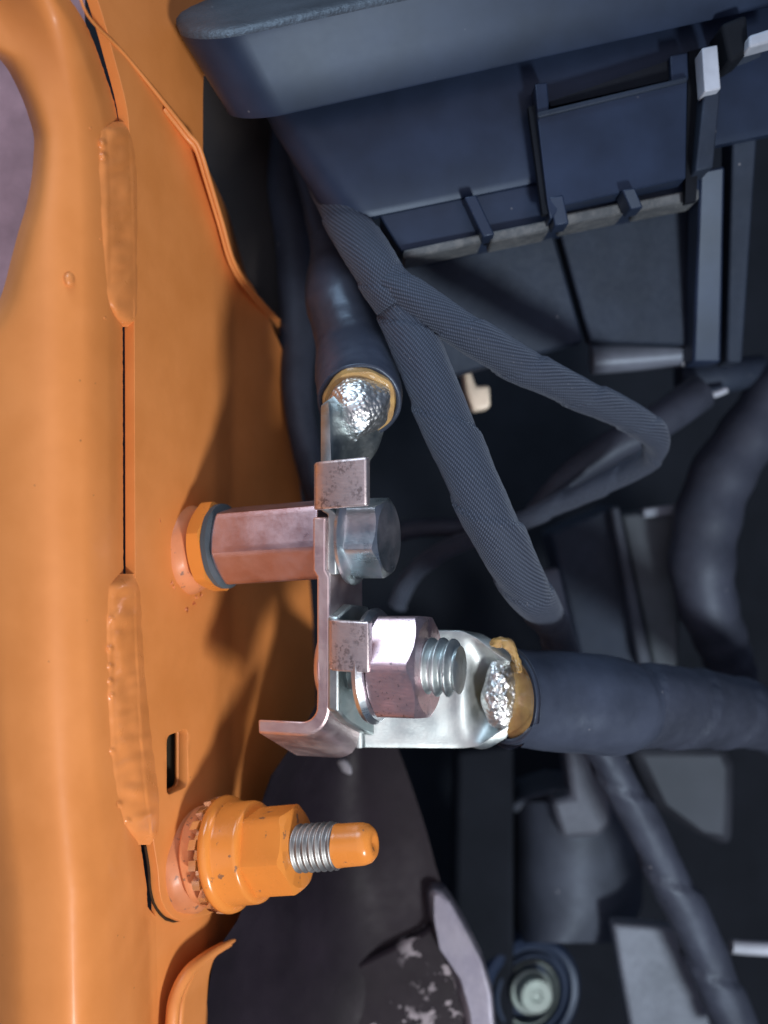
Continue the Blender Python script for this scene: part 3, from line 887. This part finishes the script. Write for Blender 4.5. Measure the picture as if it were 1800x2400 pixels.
# band under the body with dusty ledge and ribs
prism('lower_band', [(888, 503, 13.2), (1640, 352, 22), (1640, 452, 23), (940, 592, 16)], PLASTIC, fb, depth=16)
def ledge(x0, y0, x1, y1, h, d):
    vs_t = [(x0, y0-h*.4, d), (x1, y1-h*.4, d+ (x1-x0)*.012), (x1, y1+h*.7, d+(x1-x0)*.012+1), (x0, y0+h*.7, d+1)]
    return prism('dusty_ledge', vs_t, DUSTY, fb, depth=9, bevel=.5)
ledge(945, 594, 1130, 555, 20, 14.0); ledge(1150, 552, 1288, 524, 24, 15.5); ledge(1318, 512, 1465, 482, 26, 17); ledge(1495, 478, 1640, 450, 24, 19)
for (x0, y0, x1, y1, wd) in ((1088, 462, 1132, 556, 28), (1286, 462, 1300, 530, 34), (1458, 445, 1478, 492, 30)):
    prism('rib', [(x0, y0, 11.0), (x0+wd, y0-6, 11.3), (x1+wd, y1-6, 13), (x1, y1, 13)], PLASTIC, fb, depth=6, bevel=.3)
# latch panel
prism('latch_panel', [(1258, 262, 9.0), (1612, 178, 13.0), (1608, 418, 15), (1318, 482, 12), (1290, 516, 12), (1284, 480, 11)], PLASTIC, fb, depth=6, bevel=.35)
prism('latch_prong', [(1253, 196, 9.2), (1283, 192, 9.5), (1288, 262, 9.5), (1260, 268, 9.2)], PLASTIC, fb, depth=6, bevel=.3)
prism('latch_prong', [(1570, 130, 13.2), (1612, 122, 13.6), (1614, 186, 13.6), (1574, 196, 13.2)], PLASTIC, fb, depth=6, bevel=.3)
prism('latch_rim', [(1259, 262, 8.4), (1612, 178, 12.4), (1612, 190, 12.4), (1261, 276, 8.4)], PLASTIC_DULL, fb, depth=1.5, bevel=.3)
prism('latch_slot', [(1288, 238, 10.6), (1572, 140, 14.6), (1574, 186, 14.7), (1290, 250, 10.8)], DEEP, fb, depth=2, bevel=0)
prism('latch_shadow_gap', [(1238, 250, 10.5), (1256, 246, 10.6), (1288, 500, 12.5), (1272, 502, 12.4)], DEEP, fb, depth=2, bevel=0)
# right hand guides
prism('guide_tab', [(1645, 112, 9), (1682, 104, 9.4), (1690, 208, 10), (1652, 216, 9.6)], PALEGREY, fb, depth=5, bevel=.3)
prism('guide_rail', [(1650, 216, 12), (1690, 208, 12.4), (1672, 392, 15), (1630, 402, 14.6)], PLASTIC_DULL, fb, depth=8, bevel=.4)
prism('guide_groove', [(1614, 120, 15.2), (1648, 112, 15.6), (1632, 470, 19), (1606, 476, 18.6)], DEEP, fb, depth=2, bevel=0)
prism('guide_post', [(1640, 400, 22), (1700, 388, 22), (1690, 850, 44), (1624, 850, 44)], PLASTIC, fb, depth=8, bevel=.6)
prism('guide_post', [(1722, 120, 18), (1790, 104, 19), (1740, 850, 46), (1704, 850, 46)], PLASTIC_DULL, fb, depth=8, bevel=.6)
prism('dark_cutout', [(1690, 55, 8.5), (1752, 30, 9), (1758, 120, 10), (1712, 148, 10)], DEEP, fb, depth=9, bevel=.9)  # solid dark block standing in for a shaded cutout
prism('edge_rail', [(1756, 82, 7), (1850, 52, 8), (1850, 86, 8), (1756, 112, 7)], PALEGREY, fb, depth=5, bevel=.5)
# lower walls, a dark joint between
prism('lower_wall', [(900, 560, 30), (1284, 500, 32), (1368, 800, 44), (980, 900, 42)], PLASTIC_DULL, fb, depth=6, bevel=.6)
prism('lower_wall', [(1298, 498, 32), (1640, 420, 36), (1640, 810, 48), (1384, 800, 44)], PLASTIC_DULL, fb, depth=6, bevel=.6)

# ------------------------------------------------------------------ taped wiring loom
lm = thing('wiring_loom', 'black cloth taped wiring loom forking below the fuse box', 'wiring loom', V(1000, 1400, 10))
tube('trunk', [(730, 300, 34, 4.0), (768, 420, 24, 4.2), (800, 490, 17, 4.3), (838, 560, 13, 4.4), (878, 625, 10, 4.6), (905, 668, 9, 4.5), (930, 715, 9, 4.0)], TAPE, lm, seg=44, n=12, rfun=wrap(17, .30), twist=.5)
tube('upper_branch', [(850, 585, 12, 3.4), (905, 650, 8.5, 3.6), (970, 702, 7, 3.5), (1050, 752, 7, 3.5), (1130, 802, 8, 3.6), (1220, 856, 11, 3.6), (1320, 904, 15, 3.3), (1420, 950, 20, 3.2), (1495, 988, 24, 3.1), (1536, 1026, 29, 2.9),
     (1528, 1068, 36, 2.6), (1470, 1106, 42, 2.5), (1380, 1150, 47, 2.4), (1290, 1190, 52, 2.3), (1210, 1226, 56, 2.2), (1100, 1262, 62, 2.2), (980, 1330, 66, 2.2), (930, 1420, 70, 2.2)], TAPE, lm, seg=44, n=12, rfun=wrap(15, .34, .3), twist=.5)
tube('lower_branch', [(868, 600, 12, 3.4), (910, 672, 10, 4.0), (952, 760, 9, 4.4), (990, 850, 7, 4.7), (1030, 950, 5, 4.8), (1070, 1045, 4, 4.8), (1112, 1140, 3, 4.8), (1158, 1235, 4, 4.8), (1202, 1322, 8, 4.7), (1238, 1385, 14, 4.3), (1268, 1425, 24, 3.9), (1300, 1480, 38, 3.6), (1360, 1640, 46, 3.5)],
     TAPE, lm, seg=48, n=14, rfun=wrap(19, .42, .1), twist=.55)
tube('rear_branch', [(1250, 1205, 60, 2.6), (1330, 1120, 58, 3.2), (1430, 1050, 56, 3.8), (1540, 990, 56, 4.2), (1640, 920, 60, 4.4)], HOSE, lm, seg=28, n=8)

# ------------------------------------------------------------------ things deeper in the bay
tag(tube('cable_loop', [(690, 240, 60, 4.5), (672, 420, 58, 4.5), (690, 560, 56, 4.5), (700, 760, 52, 4.3), (696, 900, 48, 3.6), (712, 1020, 47, 3.3), (735, 1120, 50, 3.2), (770, 1240, 60, 3.2), (830, 1330, 70, 3.2)], HOSE, None, seg=28, n=8),
    'smooth dark cable running down behind the upper heat shrink sleeve', 'cable')
tag(tube('thin_hose', [(860, 1300, 70, 2.0), (900, 1262, 68, 2.2), (980, 1238, 66, 2.3), (1080, 1234, 66, 2.2), (1180, 1215, 70, 2.0)], HOSE, None, seg=20, n=8),
    'thin dark hose passing behind the zinc hexagon bolt head', 'hose')
def corr(s, th, f): return .25*math.sin(s*.55)
tag(tube('ribbed_hose', [(1830, 900, 70, 6.5), (1760, 1010, 70, 7.2), (1690, 1120, 70, 7.8), (1655, 1230, 70, 8.0), (1645, 1330, 70, 7.8), (1660, 1420, 72, 7.2), (1690, 1500, 80, 6.5), (1720, 1580, 95, 6)], HOSE, None, seg=40, n=14, rfun=corr),
    'thick dark ribbed hose curving down right of the wiring loom', 'hose')
tag(tube('coolant_pipe', [(1385, 842, 64, 3.6), (1440, 838, 64, 3.6), (1520, 832, 64, 3.5), (1590, 826, 64, 3.5)], m_plastic('grey_pipe', (.10, .12, .16), .4, .1), None, seg=32, n=5),
    'short blue grey pipe lying below the fuse box wall', 'pipe')
tag(prism('cream_connector', [(1082, 842, 56), (1104, 868, 56), (1116, 905, 56), (1148, 902, 56), (1150, 955, 56), (1110, 962, 56), (1094, 920, 56)], CREAM, None, depth=8, bevel=.8),
    'small cream plastic connector tucked behind the taped loom', 'connector')
hc = thing('hose_coupling', 'dark hose coupling with two rings coloured pale like highlights under the fuse box guides', 'coupling', V(1650, 940, 70))
FHc = Fr(V(1600, 885, 66), (.98, .2, .05))
tube('coupling_body', [(1590, 890, 68, 4.5), (1640, 886, 68, 4.5), (1700, 880, 68, 4.2), (1780, 870, 72, 4.0)], PLASTIC_DULL, hc, seg=28, n=5)
for (x, y) in ((1618, 846), (1676, 918)):
    tube('clip', [(x-18, y+5, 62, .7), (x, y+6, 61.5, .8), (x+26, y-4, 62, .7)], PALEGREY, hc, seg=12, n=4)  # highlights of the dark coupling put in as pale strips
dk = thing('duct', 'dark grey plastic duct with a raised ridge behind the lower sleeve', 'duct', V(1430, 1560, 80))
prism('duct_face', [(1290, 1250, 88), (1450, 1180, 86), (1530, 1560, 86), (1380, 1620, 88)], PLASTIC_DULL, dk, depth=20, bevel=1)
prism('duct_side', [(1455, 1205, 82), (1605, 1190, 80), (1590, 1560, 80), (1540, 1600, 82)], m_plastic('duct_grey', (.040, .050, .060), .55, .5), dk, depth=20, bevel=1)
prism('duct_ridge', [(1432, 1190, 80), (1452, 1186, 80), (1530, 1560, 80), (1500, 1570, 80)], GREYBLUE, dk, depth=8, bevel=.8)
prism('duct_top_edge', [(1508, 1192, 77), (1602, 1180, 77), (1600, 1204, 77), (1510, 1214, 77)], m_plastic('edge_grey', (.14, .17, .21), .5, .3), dk, depth=4, bevel=.5)
tag(prism('stay_bar', [(1255, 1340, 62), (1310, 1330, 62), (1356, 1530, 60), (1335, 1530, 60), (1268, 1420, 60)], m_plastic('stay_grey', (.065, .078, .105), .5, .2), None, depth=5, bevel=.6),
    'slim blue grey stay bar running down behind the loom end', 'stay')
# lower right
tag(tube('taped_harness', [(1330, 1640, 40, 3.6), (1400, 1740, 44, 3.8), (1452, 1830, 47, 4.0), (1505, 1930, 50, 4.2), (1560, 2040, 53, 4.5), (1610, 2140, 55, 4.8), (1660, 2250, 57, 5.0), (1700, 2350, 58, 5.0), (1750, 2470, 60, 5.0)], HOSE, None, seg=40, n=12, rfun=wrap(26, .7)),
    'taped harness running down to the bracket under the lower sleeve', 'harness')
mo = thing('motor_housing', 'rounded dark housing below the lower sleeve with a stepped neck', 'housing', V(1350, 2250, 100))
def housing(u, v):
    a = R(-100+200*u)
    z = v
    px = 1335+165*math.sin(a)*(1 if True else 1)
    py = 1880+v*330
    rr = 1-.25*max(0, (v-.7)/.3)**2
    return V(1200+(px-1170)*rr*.93, py-25*math.cos(a)*0, 108-26*math.cos(a))
grid('housing_shell', housing, 28, 12, GREYBLUE, mo, angle=60)
prism('housing_cap', [(1200, 1880, 96), (1300, 1850, 84), (1430, 1858, 84), (1490, 1890, 96), (1490, 1905, 96), (1200, 1905, 96)], GREYBLUE, mo, depth=22, bevel=2)
prism('neck_block', [(1292, 1880, 78), (1306, 1872, 78), (1340, 1868, 78), (1322, 1740, 78), (1440, 1740, 78), (1436, 1930, 78), (1405, 1962, 78), (1318, 1968, 78)], m_plastic('neck_grey', (.055, .062, .080), .55, .3), mo, depth=12, bevel=1.4)
tag(prism('side_cover', [(1470, 1750, 84), (1705, 1745, 84), (1728, 1800, 84), (1722, 1995, 86), (1640, 1960, 88), (1540, 1900, 88)], m_plastic('cover_grey', (.016, .018, .024), .6, .05), None, depth=14, bevel=3),
    'dark cover with rounded corner behind the taped harness', 'cover')
tag(prism('mount_plate', [(1435, 2165, 74), (1600, 2178, 74), (1690, 2480, 74), (1490, 2480, 74)], m_plastic('plate_grey', (.085, .10, .125), .55, .5), None, depth=6, bevel=1),
    'flat blue grey mounting plate beside the rubber bushing', 'plate')
tag(tube('metal_rod', [(1715, 2218, 78, 1.7), (1760, 2222, 78, 1.7), (1860, 2226, 78, 1.7)], PALEGREY, None, seg=20, n=4), 'short pale metal rod pointing in beside the taped harness', 'rod')
bu = thing('rubber_bushing', 'black rubber bushing with pale inner ring beside the dark shield', 'bushing', V(1255, 2440, 90))
FBU = Fr(V(1245, 2330, 92), (.35, -.93, .05))
lathe('bushing_body', FBU, [(-16, 15.5), (-2, 15.2), (0, 14.6), (.8, 13.4), (.4, 12.2), (-1.5, 11.6), (-1.5, 10.6), (.2, 10.2), (.2, 9.4), (-4, 9.0), (-4, .05)], PLASTIC, bu, seg=56)
lathe('inner_ring', FBU, [(-4, 8.4), (-.4, 8.4), (-.2, 7.8), (-4, 7.6)], GREENZINC, bu, seg=48)
bh = thing('round_bolt', 'dull green grey round headed bolt in the rubber bushing', 'bolt', V(1255, 2370, 86))
FBH = Fr(V(1252, 2330, 86), (.2, -.97, .1))
lathe('washer', FBH, [(-3, .05), (-3, 5.6), (-1.5, 5.6), (-1.3, 5.2), (-1.3, .05)], GREENZINC, bh)
lathe('head', FBH, [(-1.4, 4.6), (1.6, 4.5), (2.1, 4.0), (2.1, 1.6), (1.7, 1.2), (1.7, .05)], GREENZINC, bh)
# black shield under the studs
sh = thing('splash_shield', 'scuffed black painted shield with a pale worn rim below the ground stud', 'shield', V(850, 2480, 60))
def shieldfn(u, v):
    py = 1560+v*1240
    L = sinterp(py, [(1560, 765), (1640, 745), (1740, 690), (1830, 630), (1950, 600), (2060, 590), (2150, 560), (2250, 500), (2500, 470), (2800, 440)])
    Rr = sinterp(py, [(1560, 850), (1640, 885), (1800, 950), (1950, 1000), (2060, 1030), (2100, 1046), (2170, 1090), (2250, 1130), (2330, 1153), (2490, 1164), (2800, 1170)])
    px = L+(Rr-L)*u
    d = 27+34*math.sin(min(1, u*1.5)*1.57)-6*u+2.5*noise.noise(Vector((px*.004, py*.004, 2)))-6*v-8*min(1, max(0, (v-.35)/.2))*(1-u)
    return V(px, py, d)
grid('shield_face', shieldfn, 30, 30, SHIELD, sh, angle=60)
prism('raised_panel', [(470, 2780, 46), (560, 2480, 47), (690, 2330, 48), (990, 2185, 50), (1010, 2165, 50), (1040, 2200, 49), (1095, 2290, 47), (1120, 2370, 45), (1125, 2480, 45), (1130, 2780, 44)], SCUFF, sh, depth=6, bevel=1.2)
prism('worn_rim', [(1000, 2086, 49), (1034, 2080, 49), (1060, 2114, 48), (1092, 2170, 47), (1132, 2250, 45), (1157, 2330, 44), (1170, 2490, 43), (1176, 2790, 42), (1096, 2790, 43), (1094, 2490, 44), (1087, 2380, 45), (1064, 2300, 46), (1032, 2220, 47), (1006, 2150, 49)],
      m_metal('worn_rim', (.20, .20, .25), (.28, .28, .33), .5, .65, scratch=(20, 3, 1)), sh, depth=7, bevel=1.6, bseg=3)
tag(prism('pillar', [(1070, 1760, 92), (1205, 1745, 90), (1206, 2490, 88), (1060, 2490, 92)], DEEP, None, depth=20, bevel=1.5),
    'very dark upright pillar between the shield and the housing', 'pillar')
tag(prism('plastic_clip', [(790, 1785, 40), (812, 1778, 40), (828, 1800, 40), (826, 1822, 40), (806, 1812, 41)], m_plastic('clip_grey', (.18, .18, .20), .5, .1), None, depth=3, bevel=.8, dirv=(-.3, 1, 0)),
    'small grey plastic clip in the dark below the bent bracket foot', 'clip')
tag(prism('shade_panel', [(440, -60, 62), (720, -60, 62), (720, 900, 66), (640, 860, 64), (560, 640, 60), (470, 330, 56)], m_plastic('brown_black_shade', (.020, .014, .011), .6, .05), None, depth=5, bevel=.8),  # added dark sheet standing in for the shade beyond the orange lip
    'dark brown black trim panel between the orange sheet and the fuse box', 'shade')
